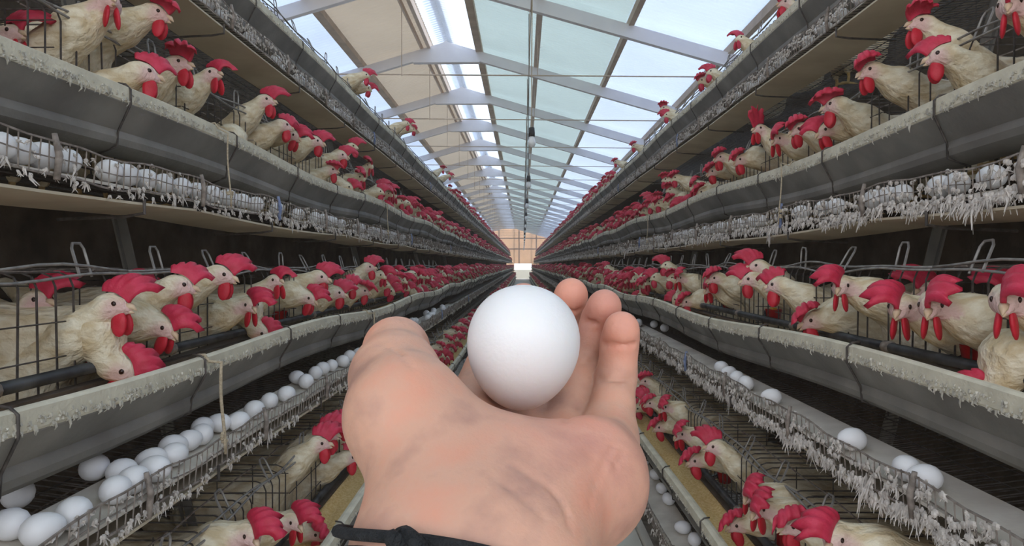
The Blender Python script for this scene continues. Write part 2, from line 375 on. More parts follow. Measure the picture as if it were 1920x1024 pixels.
# ------------------------------------------------------------------ cage banks
BW = .48; YB = .32; YEND = 50.0; NEAR = 12
U = {-1: [.50, .647, .795, .94], 1: [.50, .66, .83, .97]}
Z = {-1: [-.725, -.188, .35, .95], 1: [-.725, -.18, .325, .93]}
TN = ['bottom', 'second', 'third', 'top']; SN = {-1: 'left', 1: 'right'}
def sag(s, i, Y): return (.006 if i in (0, 3) else .011)*math.sin(2*math.pi*Y/1.92+1.3*i+(s > 0)*2.0) + .005*math.sin(Y*1.1+i)
YA = np.concatenate([np.arange(.2, 6, .12), np.arange(6, YEND+.01, .48)])
def hooked(s, u, z):     # world x/z
    return s*u, CZ+z
def wirebox(m, a, b, r): m.tube([a, b], r, 4)
rows = [(s, i) for s in (-1, 1) for i in range(4)]
NECKS = {(s, i): [] for s, i in rows}
# near hens as read from the photograph: (px, py of the head, pose)
HENS = {
 (-1, 3): [(684,142,'lean'), (690,166,'low'), (762,232,'lean'), (775,243,'low'), (828,318,'up'), (842,330,'lean')],
 (-1, 2): [(205,6,'upA'), (292,26,'lean'), (268,137,'leanA'), (334,122,'up'), (398,142,'upA'), (498,190,'up'), (530,236,'leanA'), (550,254,'low'), (592,266,'lean'), (640,292,'lean'), (660,276,'up'), (693,312,'upA')],
 (-1, 1): [(212,573,'up'), (226,690,'peck'), (335,536,'leanA'), (308,612,'low'), (415,516,'lean'), (468,572,'leanT'), (488,622,'peck'), (516,528,'upA'), (578,558,'low'), (600,520,'lean'), (655,536,'leanA'), (690,502,'up'), (716,516,'leanT'), (732,545,'low'), (762,540,'low')],
 (-1, 0): [(470,1000,'leanT'), (552,976,'leanT'), (592,998,'low'), (598,832,'up'), (612,815,'up'), (652,858,'leanA'), (636,795,'up'), (800,668,'low'), (822,652,'lean'), (838,640,'lean'), (850,622,'lean')],
 (1, 3): [(1474,8,'up'), (1388,74,'upA'), (1335,136,'up'), (1318,152,'lean'), (1246,204,'up'), (1252,216,'lean'), (1190,274,'lean'), (1156,304,'lean')],
 (1, 2): [(1895,10,'leanT'), (1728,46,'up'), (1768,104,'leanA'), (1632,134,'lean'), (1568,198,'leanA'), (1548,244,'low'), (1500,244,'lean'), (1424,244,'upA'), (1352,296,'lean'), (1338,322,'low'), (1390,300,'low'), (1250,338,'up'), (1268,334,'lean')],
 (1, 1): [(1888,562,'leanT'), (1748,572,'leanT'), (1690,576,'leanT'), (1578,536,'leanT'), (1524,600,'low'), (1850,742,'peck'), (1420,500,'up'), (1408,524,'lean'), (1342,522,'lean'), (1330,540,'leanT'), (1290,566,'low'), (1250,498,'up'), (1230,520,'lean')],
 (1, 0): [(1212,716,'up'), (1244,762,'leanT'), (1240,800,'low'), (1276,812,'leanT'), (1342,838,'up'), (1308,862,'low'), (1408,922,'leanT'), (1424,950,'leanT'), (1386,982,'low'), (1492,984,'lean'), (1566,1006,'leanT')],
}
DU = {'up': .095, 'upA': .095, 'lean': .072, 'leanA': .072, 'leanT': .068, 'low': .078, 'peck': .092, 'inside': .25}
def head_uz(s, i, px, py, pose):
    du = DU[pose]
    u = U[s][i]+du; d = CAMR @ Vector(((px-960)/FPX, (512-py)/FPX, -1)); t = s*u/d.x
    return u, d.y*t, d.z*t
for (s, i), L in HENS.items():
    for px, py, pose in L: NECKS[(s, i)].append(head_uz(s, i, px, py, pose)[1])
PLACED = {}
for (s, i), L in HENS.items():
    PLACED[(s, i)] = [(head_uz(s, i, px, py, po)[1], head_uz(s, i, px, py, po)[2], po) for px, py, po in L]
for (s_, i_), ys_ in {(-1, 1): (.93, 1.17, 1.42), (1, 1): (.95, 1.2, 1.45), (1, 2): (1.0, 1.3), (-1, 2): (1.02, 1.3)}.items():
    for y_ in ys_: PLACED[(s_, i_)].append((y_, Z[s_][i_]+.12, 'inside'))
NIND = 298
extra = []
rr = random.Random(3)
POSES = ['up', 'upA', 'lean', 'lean', 'leanA', 'leanT', 'leanT', 'low', 'low', 'peck']
for s, i in rows:
    ys = sorted(p[0] for p in PLACED[(s, i)] if p[2] != 'inside'); Y = .75
    while Y < 9:
        gap = min(abs(Y-q) for q in ys)
        if (i < 3 or Y > ys[-1]) and gap > (.085 if Y > ys[-1]*.8 else .16) and not (i == 0 and Y < .8): extra.append((Y, s, i, rr.choice(POSES) if Y > 1.6 else rr.choice(['inside', 'inside', 'low'])))
        Y += rr.uniform(.07, .13)
extra.sort(); nman = sum(len(v) for v in PLACED.values())
ind, rest_from = extra[:NIND-nman], {}
ZP = {'up': .13, 'upA': .13, 'lean': .09, 'leanA': .10, 'leanT': .09, 'low': .035, 'peck': .0, 'inside': .12}
for Y, s, i, po in ind: PLACED[(s, i)].append((Y, Z[s][i]+ZP[po]+rr.uniform(-.025, .03), po)); NECKS[(s, i)].append(Y)
for s, i in rows: rest_from[(s, i)] = max(p[0] for p in PLACED[(s, i)])+.1

def rail_y(k, Y): return .006*math.sin(Y*9+k*2.1)+.004*math.sin(Y*17+k)
# shared bent bar (vertical, rounded corner, running back over the cage top)
def bent_bar(s, zb, zt, depth, r, lite=False):
    m = MB(); pts = [(0, 0, zb), (0, 0, zt-.025), (s*.007, 0, zt-.007), (s*.025, 0, zt), (s*depth, 0, zt)]
    m.tube(pts, r, 4 if not lite else 3); return m
BAR = {s: bent_bar(s, -.155, .175, .44, .0019).mesh('bar', 'wire') for s in (-1, 1)}
STUB = {}
m = MB(); m.tube([(0, 0, -.02), (0, 0, .034), (0, .006, .044), (0, .026, .044), (0, .032, .034), (0, .032, -.02)], .0026, 5); HOOK = m.mesh('hook', 'grey_wire')
def cage_common(m_bars, s, i, Y0, Y1, nearY):
    pass
for s, i in rows:
    u, z = U[s][i], Z[s][i]; uf = u+.152; fx = lambda uu, zz, Y: (s*uu, Y, CZ+zz)
    for b in range(NEAR):
        y0 = YB+b*BW; y1 = y0+BW
        cg = empty('hen_cage', (s*uf, y0, CZ+z), 'wire hen cage, %s bay from the camera, %s tier of the %s bank' % (ORD[b], TN[i], SN[s]), 'cage', 'wire cages in the %s bank' % SN[s])
        n = 11
        for k in range(n):
            yb = y0+BW*(k+.5)/n
            nk = [abs(q-yb) for q in NECKS[(s, i)]]
            if nk and min(nk) < .016: continue
            obj('bar', BAR[s], cg, (0, yb-y0, 0), (rr.uniform(-.03, .03), 0, 0))
        m = MB()
        for k, (du, dz_) in enumerate(((-.004, .168), (.0, .180))):
            m2 = MB(); m2.tube([(s*du, q-y0, dz_+rail_y(k+i, q)) for q in np.linspace(y0, y1, 9)], .0028, 5); m2.obj('top_rail', 'grey_wire', cg, True)
        m2 = MB(); m2.tube([(0, 0, -.14), (0, BW, -.14)], .0022, 4); m2.obj('bottom_rail', 'wire', cg)
        m2 = MB()
        for du in (.07, .16, .26, .36, .44): m2.tube([(s*du+.008*rr.uniform(-1, 1), BW*q/4, .176+.012*mnoise.noise((y0*3+q, du*9, i))) for q in range(5)], .002, 4)
        m2.obj('top_wires', 'dusty_wire', cg)
        m2 = MB()
        for du in np.arange(-.12, .44, .05): m2.tube([(s*du, 0, -.1754+.13*du-.003), (s*du, BW, -.1754+.13*du-.003)], .0016, 4)
        for k in range(int(BW/.024)):
            y = .024*k; m2.tube([(s*-.165, y, -.1754-.13*.165-.001), (s*.44, y, -.1754+.13*.44-.001)], .0014, 3)
        m2.obj('floor_wires', 'wire', cg)
        m2 = MB()
        for zz in np.arange(-.13, .17, .055): m2.tube([(0, .004, zz), (s*.44, .004, zz)], .0016, 3)
        for du in (.1, .2, .3, .44): m2.tube([(s*du, .004, -.13), (s*du, .004, .17)], .0018, 3)
        m2.obj('partition', 'wire', cg)
        m2 = MB()
        for zz in np.arange(-.09, .17, .065): m2.tube([(s*.445, 0, zz), (s*.445, BW, zz)], .0016, 3)
        m2.obj('rear_wires', 'wire', cg)
        if b % 3 != 2 or (s, i) == (-1, 1):
            m2 = MB(); ga, gb = (.0, .30) if b % 2 else (.16, BW)
            for zz in (-.085, -.03, .03, .09): m2.tube([(s*-.004, ga, zz), (s*-.004, gb, zz)], .0016, 3)
            m2.obj('door_wires', 'wire', cg)
        for yh in (.1, .34): obj('hook', HOOK, cg, (s*.004, yh, .185), (rr.uniform(-.1, .1), s*rr.uniform(-.1, .5), 0))
    # far cages joined
    m = MB(); y0 = YB+NEAR*BW
    bar = bent_bar(s, -.155, .175, .3, .0026, True)
    ys = np.concatenate([np.arange(y0, 16, .055), np.arange(16, YEND, .16)])
    m.rep(bar, [(0, q, 0) for q in ys])
    for k in range(2): m.tube([(0, q, .168+.012*k+rail_y(k+i, q)) for q in np.arange(y0, YEND, .24)], .003, 3)
    for du in (.07, .16, .26): m.tube([(s*du, y0, .176), (s*du, YEND, .176)], .0025, 3)
    m.box((min(s*-.13, s*.44), y0, -.17), (max(s*-.13, s*.44), YEND, -.165))
    o = m.obj('far_cage_wires', 'wire'); o.location = (s*uf, 0, CZ+z)
    tag(o, 'distant run of wire cage fronts, %s tier of the %s bank' % (TN[i], SN[s]), 'cage', kind='stuff')
    # dark sheet added behind each tier to keep the cage interiors dark
    m = MB(); m.box((min(s*(uf+.47), s*(uf+.476)), .2, CZ+z-.2), (max(s*(uf+.47), s*(uf+.476)), YEND, CZ+(Z[s][i+1]-.2 if i < 3 else z+.17))); tag(m.obj('shade_sheet', 'manure'), 'added dark sheet for the shade behind the cages, %s tier of the %s bank' % (TN[i], SN[s]), 'sheet')

    # feed trough
    prof = [(.0, -.004), (.0, -.03), (.030, -.078), (.0265, -.084), (.025, -.094), (.029, -.107), (.040, -.118), (.058, -.124), (.078, -.122), (.1, -.112), (.122, -.05), (.125, -.02), (.119, -.02), (.115, -.05), (.094, -.104), (.075, -.113), (.053, -.104), (.037, -.083), (.008, -.03), (.008, -.004)]
    ft = empty('feed_trough', (0, 0, 0), 'long grey feed trough with pale crusted rim, %s tier of the %s bank' % (TN[i], SN[s]), 'trough', 'feed troughs along the cage banks')
    sg = lambda uu, zz, Y: (s*(u+uu), Y, CZ+z+zz+sag(s, i, Y))
    prof = [(a*1.25, b_) for a, b_ in prof]; m = MB(); m.extrude(prof, YA, sg); m.obj('channel', 'trough', ft, True).data.set_sharp_from_angle(angle=R(28))
    m = MB(); m.extrude([(-.003, .003), (-.003, -.024), (.003, -.032), (.009, -.024), (.021, -.006), (.021, .003), (.012, .006), (.003, .006)], YA, sg); tag(m.obj('rim', 'rim', ft), 'pale crusted rim')
    m = MB(); K = 9
    yf = np.concatenate([np.arange(.2, 6, .03), np.arange(6, YEND, .3)]); vs = []
    for Y in yf:
        for k in range(K):
            uu = .020+.128*k/(K-1); hh = -.042-.012*math.sin(math.pi*k/(K-1))+.012*mnoise.noise((Y*4, k*.5, i*3+s))+.006*mnoise.noise((Y*15, k*1.1, i))
            vs.append(sg(uu, hh, Y))
    m.add(vs, [(a*K+k, a*K+k+1, (a+1)*K+k+1, (a+1)*K+k) for a in range(len(yf)-1) for k in range(K-1)])
    tag(m.obj('feed', 'feed', ft, True), 'golden brown mash feed', kind='stuff')
    for b in range(40):
        y = 1.28-BW*2+BW*b + (.02 if s > 0 else 0)
        m = MB(); r = .0024 if y < 8 else .004
        m.tube([sg(.02, .012, y), sg(.004, .0095, y), sg(-.006, .0, y), sg(-.006, -.03, y), sg(.030, -.082, y+.015), sg(.034, -.112, y+.018), sg(.08, -.129, y+.018)], r, 5); m.obj('clip', 'wire', ft, True)
    if True:      # crust drips hanging from the rim
        m = MB(); rd = random.Random(50+10*i+s)
        for k in range(1500 if i in (1, 2) else 500):
            y = .5+6.5*rd.random()**1.6; L = rd.uniform(.002, .007)*(1+rd.random()**6*2); wv = rd.uniform(.0012, .0032)
            p0 = Vector(sg(-.0035, -.020+rd.uniform(-.006, .012), y)); 
            m.tube([p0, p0+Vector((-s*.0015, rd.uniform(-.002, .002), -L*.6)), p0+Vector((s*.001, rd.uniform(-.004, .004), -L))], [wv, wv*.7, .0004], 4)
        tag(m.obj('drips', 'drip', ft), 'dried crust hanging from the rim', kind='stuff')
    # water line
    wl = empty('water_line', (0, 0, 0), 'black plastic water pipe behind the trough, %s tier of the %s bank' % (TN[i], SN[s]), 'pipe', 'black water pipes')
    m = MB(); m.tube([(s*(u+.134), y, CZ+z+.002) for y in (.2, 10, YEND)], .011, 10); m.obj('pipe', 'pipe', wl, True)
    m = MB(); m.box((min(s*(u+.126), s*(u+.150)), .2, CZ+z-.032), (max(s*(u+.126), s*(u+.150)), YEND, CZ+z-.025)); m.obj('pipe_rail', 'manure', wl)
    for b in range(18):
        y = YB+.12+BW*b
        m = MB(); m.lathe([(.0135, -.012), (.0135, .012)], 10)
        o = m.obj('clamp', 'dusty_wire', wl, True); o.rotation_euler = (math.pi/2, 0, 0); o.location = (s*(u+.134), y, CZ+z+.002)
    # egg tray
    ue = u-.024; zt = z-.20
    et = empty('egg_tray', (0, 0, 0), 'sloping wire egg tray with dusty fence, %s tier of the %s bank' % (TN[i], SN[s]), 'egg tray', 'egg trays under the troughs')
    fo = .020 if i > 1 else 0      # the upper trays have their fence set higher
    fw = lambda q: fo+.004*math.sin(q*13+i)+.003*math.sin(q*31+s)
    m = MB()
    for (hh, rr_) in ((.033, .0021), (.006, .0014), (-.022, .0024)):
        m.tube([(s*(ue-(.004 if hh > .02 else 0)), q, CZ+zt+hh+fw(q)) for q in np.concatenate([np.arange(.2, 7, .06), np.arange(7, YEND, .4)])], rr_, 4)
    for q in np.arange(.3, 20, .0215): m.tube([(s*(ue+.001*math.sin(q*70)), q, CZ+zt-.024+fw(q)), (s*(ue-.004), q+.003*math.sin(q*90), CZ+zt+.035+fw(q))], .0014 if q < 8 else .002, 3)
    m.obj('wire_fence', 'dusty_wire', et)
    if True:
        m = MB(); m.extrude([(ue, zt-.002), (ue+.1, zt+.016), (ue+.1, zt+.0185), (ue, zt+.0035)], [.2, 10, YEND], fx); m.obj('liner', 'liner', et)
    m = MB()
    for q in np.arange(.3, 9, .024): m.tube([(s*ue, q, CZ+zt-.004), (s*(ue+.16), q, CZ+zt+.016)], .0013, 3)
    m.obj('tray_wires', 'wire', et)
    # far fence: dusty ribbon built as close uprights is too fine past 20 m
    m = MB(); m.extrude([(ue-.002, zt-.022+fo), (ue-.002, zt+.032+fo), (ue+.001, zt+.032+fo), (ue+.001, zt-.022+fo)], [20, YEND], fx); m.obj('far_fence', 'fluff', et)
    for b in range(16):
        y = YB+.24+BW*b
        m = MB(); m.tube([(s*(ue-.006), y, CZ+zt-.03+fo), (s*(ue-.008), y+.004, CZ+zt+.01+fo), (s*(ue-.003), y, CZ+zt+.046+fo)], [.0055, .0062, .0045], 6); m.obj('tie', 'blue_rag' if (b+i) % 5 == 0 else 'dusty_wire', et, True)
    # fluff
    dens = {(-1, 0): 400, (-1, 1): 600, (-1, 2): 2000, (-1, 3): 2600, (1, 0): 1000, (1, 1): 2500, (1, 2): 2700, (1, 3): 2600}[(s, i)]
    big = {(1, 1): 1.1, (1, 2): 1.0}.get((s, i), .75)
    m = MB(); rf = random.Random(100+10*i+s)
    for k in range(int(dens*1.5)):
        y = .5+23*rf.random()**2.3
        if (s, i) == (-1, 2) and y < 1.9 and rf.random() < .7: continue
        top = (i == 3 or rf.random() < .3); zz = zt+(rf.uniform(-.005, .035) if top else rf.uniform(-.034, -.012)); base = Vector((s*(ue-.003+rf.uniform(-.003, .004)), y, CZ+zz+fw(y)))
        heavy = .5+.8*max(0, mnoise.noise((y*3.1, i, s)))+.35
        n = 5 if y < 3.2 else (3 if y < 5 else 1); L0 = rf.uniform(.007, .022)*big*heavy*(1+1.3*rf.random()**6)*(.6 if top else 1)
        for c in range(n):
            d = Vector((-s*rf.uniform(-.1, .4), rf.uniform(-.5, .5), -1)).normalized(); L = L0*rf.uniform(.5, 1.1)*(1.3 if n == 1 else 1); wv = rf.uniform(.0009, .0028)*(1 if n > 1 else (1.8 if y < 9 else 3.2))
            p1 = base+d*L*.5+Vector((rf.uniform(-.002, .002), rf.uniform(-.003, .003), rf.uniform(-.001, .002))); p2 = base+d*L+Vector((s*rf.uniform(-.004, .004), rf.uniform(-.006, .006), -L*.15))
            b2 = base+Vector((0, rf.uniform(-.004, .004), rf.uniform(-.002, .002))); m.tube([b2, b2.lerp(p1, .6)+Vector((0, rf.uniform(-.0015, .0015), 0)), p1, p2], [wv*.7, wv*1.1, wv*.8, wv*.25], 3)
        if rf.random() < .5*big and y < 5: blob(m, base+Vector((-s*.002, 0, -L0*.3)), (.003*big, .006*big, .005*big), 5, 4)
    tag(m.obj('fluff', 'fluff', et), 'grey dust and feather fluff clinging to the wires', kind='stuff')
    # dropping board under the tray
    if i > 0: db = empty('dropping_board', (0, 0, 0), 'beige manure board on black brackets below the egg tray, %s tier of the %s bank' % (TN[i], SN[s]), 'board', 'manure boards')
    if i > 0:
        yb = .2
        for b in range(24):
            Lb = 1.3 if b < 10 else 3.1
            ys = np.linspace(yb, yb+Lb+.02, 9); sg2 = lambda q: -.012*math.sin(math.pi*(q-yb)/Lb)*(1.0 if i == 2 else .4)
            m = MB(); m.extrude([(ue-.002, zt-.030+fo*.6), (ue-.002, zt-.035+fo*.6), (ue+.15, zt-.047+fo*.6), (ue+.15, zt-.042+fo*.6)], ys, lambda a, c, q: (s*a, q, CZ+c+sg2(q))); m.obj('board', 'board', db)
            yb += Lb
            if yb > YEND: break
        for b in range(24):
            y = .62+.66*b
            m = MB(); m.tube([(s*(ue-.008), y, CZ+zt-.018), (s*(ue-.008), y, CZ+zt-.046), (s*(ue+.03), y, CZ+zt-.052), (s*(ue+.17), y, CZ+zt-.058)], .0034, 5); m.obj('bracket', 'wire', db)
    # string ties
    for jj, y in enumerate({(-1, 1): (1.29, 2.64), (-1, 2): (1.645, 3.6), (1, 2): (1.99, 4.1)}.get((s, i), ())):
        if i in (1, 2):
            m = MB(); pts = [sg(.016, .008, y), sg(.0, .009, y), sg(-.009, -.004, y)]+[Vector((s*(ue-.010+.003*math.sin(q*5)), y+.01*q, CZ+z-.01-(.19)*q)) for q in np.linspace(0, 1, 8)]
            m.tube(pts, .0035 if i == 1 else .0022, 6)
            for k in range(7): blob(m, (s*(ue-.008-.003*rr.random()), y+.008+rr.uniform(-.013, .013), CZ+z-.165+rr.uniform(-.014, .01)), (.005, .006, .004), 6, 4)
            tag(m.obj('rope_tie', 'rope', None, True), 'knotted twine from trough rim down to egg tray, %s along the %s tier, %s bank' % (ORD[jj], TN[i], SN[s]), 'rope')
    # red drinker cups
    for b in range(0, 9):
        y = YB+BW*b+.40
        if i == 3: continue
        c = empty('drinker_cup', (s*(uf+.03), y, CZ+z+.012), 'small red plastic drinker cup, %s from the near end, %s tier, %s bank' % (ORD[b], TN[i], SN[s]), 'drinker', 'red drinker cups')
        m = MB(); m.lathe([(.012, -.022), (.02, -.018), (.027, .018), (.029, .02), (.026, .02), (.018, -.014)], 12); bw = m.obj('bowl', 'cup', c, True)
        m = MB(); m.box((-.006, -.012, .019), (.006, .014, .025)); m.obj('lip', 'yellow', bw)
        m = MB(); m.box((-.012, .022, -.02), (.012, .055, .012)); m.tube([(0, .04, 0), (-s*.045, .04, -.02)], .006, 6); m.obj('valve', 'pipe', c)
# A-frame legs that carry the tiers
for s in (-1, 1):
    for k in range(12):
        y = 1.72+2.4*k if k else 1.72
        a = Vector((s*(U[s][0]+.30), y, 0)); b = Vector((s*(U[s][3]+.36), y, CZ+Z[s][3]+.1)); d = Vector((.012, 0, 0))
        m = MB(); m.add([a-d, a+d, b+d, b-d, a-d+Vector((0,.005,0)), a+d+Vector((0,.005,0)), b+d+Vector((0,.005,0)), b-d+Vector((0,.005,0))], [(0,1,2,3),(7,6,5,4),(0,4,5,1),(1,5,6,2),(2,6,7,3),(3,7,4,0)])
        e = Vector((s*.02, 0, 0)); m.add([a+e, b+e, b+e+Vector((0,.035,0)), a+e+Vector((0,.035,0)), a+e*1.3, b+e*1.3, b+e*1.3+Vector((0,.035,0)), a+e*1.3+Vector((0,.035,0))], [(0,1,2,3),(7,6,5,4),(0,4,5,1),(1,5,6,2),(2,6,7,3),(3,7,4,0)])
        fp = empty('frame_post', (0, 0, 0), 'leaning grey steel angle post behind the cage fronts, %s of the %s bank' % (ORD[k], SN[s]), 'post', 'cage bank posts')
        m.obj('angle', 'trough', fp)
# concrete pit between the kerb and the bottom tier
for s in (-1, 1):
    m = MB(); m.box((min(s*.522, s*1.5), .1, 0), (max(s*.522, s*1.5), YEND, .03)); tag(m.obj('manure_heap', 'crusted_dung'), 'dark crusted manure under the %s cage bank' % SN[s], 'manure', kind='stuff')

# ------------------------------------------------------------------ hens
def rotZY(yaw, pitch): return Matrix.Rotation(yaw, 3, 'Z') @ Matrix.Rotation(pitch, 3, 'Y')
def comb_arrays(Hm, flop, side, rng, upright=False, nu=15, nv=7):
    """floppy single comb: rooted on the forehead, rises, folds over and hangs in a toothed skirt"""
    G = np.zeros((nu, nv, 3)); ph = rng.uniform(0, 6)
    for a in range(nu):
        t = a/(nu-1)
        base = np.array([.030-.050*t, 0, .007+.018*math.sin(min(1, t*1.5)*math.pi/2)])
        env = .50+.5*math.sin(math.pi*min(1, .12+.88*t)**.9) if t < .97 else .42
        tooth = abs(math.sin(math.pi*(4.5*t+.1)))**.7
        Ht = Hm*env*(.69+.31*tooth)
        p = base.copy(); ang = 0; fwd = (1.15-1.35*t)
        for b in range(nv):
            v = b/(nv-1)
            G[a, b] = p; 
            if b == nv-1: break
            ang = flop*min(1, v*1.25); step = Ht/(nv-1)
            up = math.cos(ang); sd = math.sin(ang)*side
            p = p+step*np.array([fwd*.55*(1+.35*v), sd, up])+np.array([0, .0045*math.sin(6.5*math.pi*t+ph)*v*v, 0])
    th = np.zeros((nu, nv, 3))
    du = np.gradient(G, axis=0); dv = np.gradient(G, axis=1); nr = np.cross(du, dv); nr /= np.maximum(np.linalg.norm(nr, axis=2, keepdims=True), 1e-9)
    T = np.linspace(.0075, .0016, nv)[None, :, None]
    A = G+nr*T*.5; B = G-nr*T*.5
    V = np.concatenate([A.reshape(-1, 3), B.reshape(-1, 3)]); N = nu*nv; F = []
    for a in range(nu-1):
        for b in range(nv-1):
            q = (a*nv+b, (a+1)*nv+b, (a+1)*nv+b+1, a*nv+b+1); F.append(q); F.append(tuple(N+x for x in q[::-1]))
    for a in range(nu-1): F.append((a*nv+nv-1, (a+1)*nv+nv-1, N+(a+1)*nv+nv-1, N+a*nv+nv-1))
    for b in range(nv-1): F.append((b, b+1, N+b+1, N+b)); F.append(((nu-1)*nv+b+1, (nu-1)*nv+b, N+(nu-1)*nv+b, N+(nu-1)*nv+b+1))
    return V, np.array(F)
def small(fn): m = MB(); fn(m); return np.array([tuple(p) for p in m.v]), m
def xf(V, M, c): return V @ np.array(M).T + np.array(c)
SPEC = {   # head centre, neck mid, head yaw, head pitch (down +), local frame: +X out of the cage
 'up':    ((0.245, 0, .325), (0.175, 0, .27), 0, .05),
 'upA':   ((0.235, 0, .325), (0.170, 0, .27), .55, .0),
 'lean':  ((0.265, 0, .270), (0.185, 0, .235), 0, .20),
 'leanA': ((0.260, 0, .280), (0.185, 0, .24), -.5, .15),
 'leanT': ((0.260, 0, .265), (0.185, 0, .24), .75, .30),
 'low':   ((0.265, 0, .205), (0.205, 0, .215), .2, .45),
 'peck':  ((0.265, 0, .135), (0.225, 0, .20), 0, .75),
 'inside':((0.120, 0, .300), (0.100, 0, .25), .3, .05),
}
def hen_meshes(pose, var, side_s):
    hc, nm, yaw, pit = SPEC[pose]; rng = random.Random(hash((pose, var)) % 1000 if False else sum(map(ord, pose))*7+var*13)
    yaw = (yaw if side_s > 0 else -yaw)+(0 if var == 0 else rng.uniform(-.3, .3)); pit += rng.uniform(-.06, .1)
    MR = rotZY(yaw, pit); hc = Vector(hc); H = lambda p: hc+MR @ Vector(p)
    h = .0055; S = SDF((-.27, -.14, -.0), (.34, .14, .40), h)
    S.ell((-.02, 0, .155), (.145, .082, .088), .02, Matrix.Rotation(-.18, 3, 'Y'))
    S.ell((.07, 0, .150), (.075, .072, .082), .03)
    S.cone((-.12, 0, .185), (-.22, 0, .255), .045, .012, .03)
    back = H((-.012, 0, -.006))
    S.chain([(.085, 0, .185), nm, tuple(back)], [.056, .040, .0245], .022)
    S.ell(tuple(hc), (.029, .0185, .021), .012, MR)
    S.cone(tuple(H((.0, 0, -.004))), tuple(H((.028, 0, -.006))), .016, .0085, .006)
    for sd in (-1, 1): S.ell((-.03, sd*.076, .165), (.10, .016, .052), .006, Matrix.Rotation(-.2, 3, 'Y'))
    for sd in (-1, 1): S.cone((.01, sd*.04, .09), (.015, sd*.042, .055), .034, .014, .02)
    V, F = S.surface()
    # feathers: fine relief, not on the face
    loc = (V-np.array(hc)) @ np.array(MR)
    fm = 1/(1+np.exp(-((loc[:, 0]+.004)+.5*np.minimum(0, .016-loc[:, 2])*0)/.0035)); fm *= (np.abs(loc[:, 2]) < .02+.004)*(loc[:, 0] < .05)
    fm *= 1/(1+np.exp((loc[:, 2]-.012)/.003)); dist = np.linalg.norm(loc, axis=1); fm[dist > .045] = 0
    cen = np.array([.0, 0, .15]); nrm = V-cen; nrm /= np.linalg.norm(nrm, axis=1, keepdims=True)
    nz = np.array([mnoise.noise((p[0]*30, p[1]*62, p[2]*45)) + .7*mnoise.noise((p[0]*60, p[1]*120, p[2]*90)) for p in V])
    V = V+nrm*(nz*.0032*(1-fm))[:, None]
    full = np_mesh('hen', V, F, ['feather'], attr=fm)
    out = {}
    out['body'] = decimated(full, .40, 'hen'); out['mid'] = decimated(full, .09, 'hen'); out['far'] = decimated(full, .012, 'hen')
    flop = rng.uniform(1.9, 2.8) if var != 2 else .35
    cs = rng.choice((-1, 1)) if var else -side_s*1
    if var == 1: cs = side_s
    CVf = comb_arrays(rng.uniform(.064, .077), flop, cs, rng); out['comb'] = (xf(CVf[0], MR, hc), CVf[1])
    CVl = comb_arrays(.072, flop, cs, rng, nu=6, nv=4); out['comb_low'] = (xf(CVl[0], MR, hc), CVl[1])
    parts = {}
    def P_(name, matn, fn, n=1):
        m = MB(); fn(m); V = xf(np.array([tuple(p) for p in m.v]), MR, hc); parts.setdefault(name, []).append((V, m.f, matn))
    for sd in (-1, 1):
        def wat(m, sd=sd):
            blob(m, (.019, sd*.0095, -.031), (.0150, .0050, .0245), 9, 7, rot=Matrix.Rotation(.12*sd, 3, 'X') @ Matrix.Rotation(-.15, 3, 'Y'))
        P_('wattle', 'wattle', wat)
        P_('eye', 'eye', lambda m, sd=sd: blob(m, (.011, sd*.0165, .005), (.0048, .0030, .0048), 8, 5))
        P_('earlobe', 'lobe', lambda m, sd=sd: blob(m, (-.009, sd*.0195, -.006), (.0080, .0034, .0110), 9, 6))
    P_('beak', 'beak', lambda m: (m.tube([(.026, 0, .001), (.036, 0, .000), (.0445, 0, -.006)], [.0078, .0055, .0008], 7), m.tube([(.026, 0, -.008), (.034, 0, -.0095), (.040, 0, -.0105)], [.0055, .0038, .0008], 6)))
    out['parts'] = parts
    m2 = MB()
    for sd in (-1, 1):
        m = MB(); x, y = .015, sd*.042
        m.tube([(x, y, .06), (x-.004, y, .03), (x, y, .004)], [.008, .006, .0055], 6)
        for an in (-.5, 0, .5, math.pi): m.tube([(x, y, .006), (x+.022*math.cos(an), y+.022*math.sin(an), .004), (x+.042*math.cos(an), y+.042*math.sin(an), .002)], [.005, .004, .0015], 5)
        parts.setdefault('leg', []).append((np.array([tuple(p) for p in m.v]), m.f, 'hen_leg'))
    return out
def pyd(name, V, F, matn):
    me = bpy.data.meshes.new(name); me.from_pydata([tuple(v) for v in V], [], [tuple(int(i) for i in f) for f in F]); me.materials.append(MATS[matn])
    me.polygons.foreach_set('use_smooth', [True]*len(me.polygons)); return me
def tris(F):
    o = []
    for f in F:
        for k in range(1, len(f)-1): o.append((f[0], f[k], f[k+1]))
    return np.array(o, int)
HL = {}
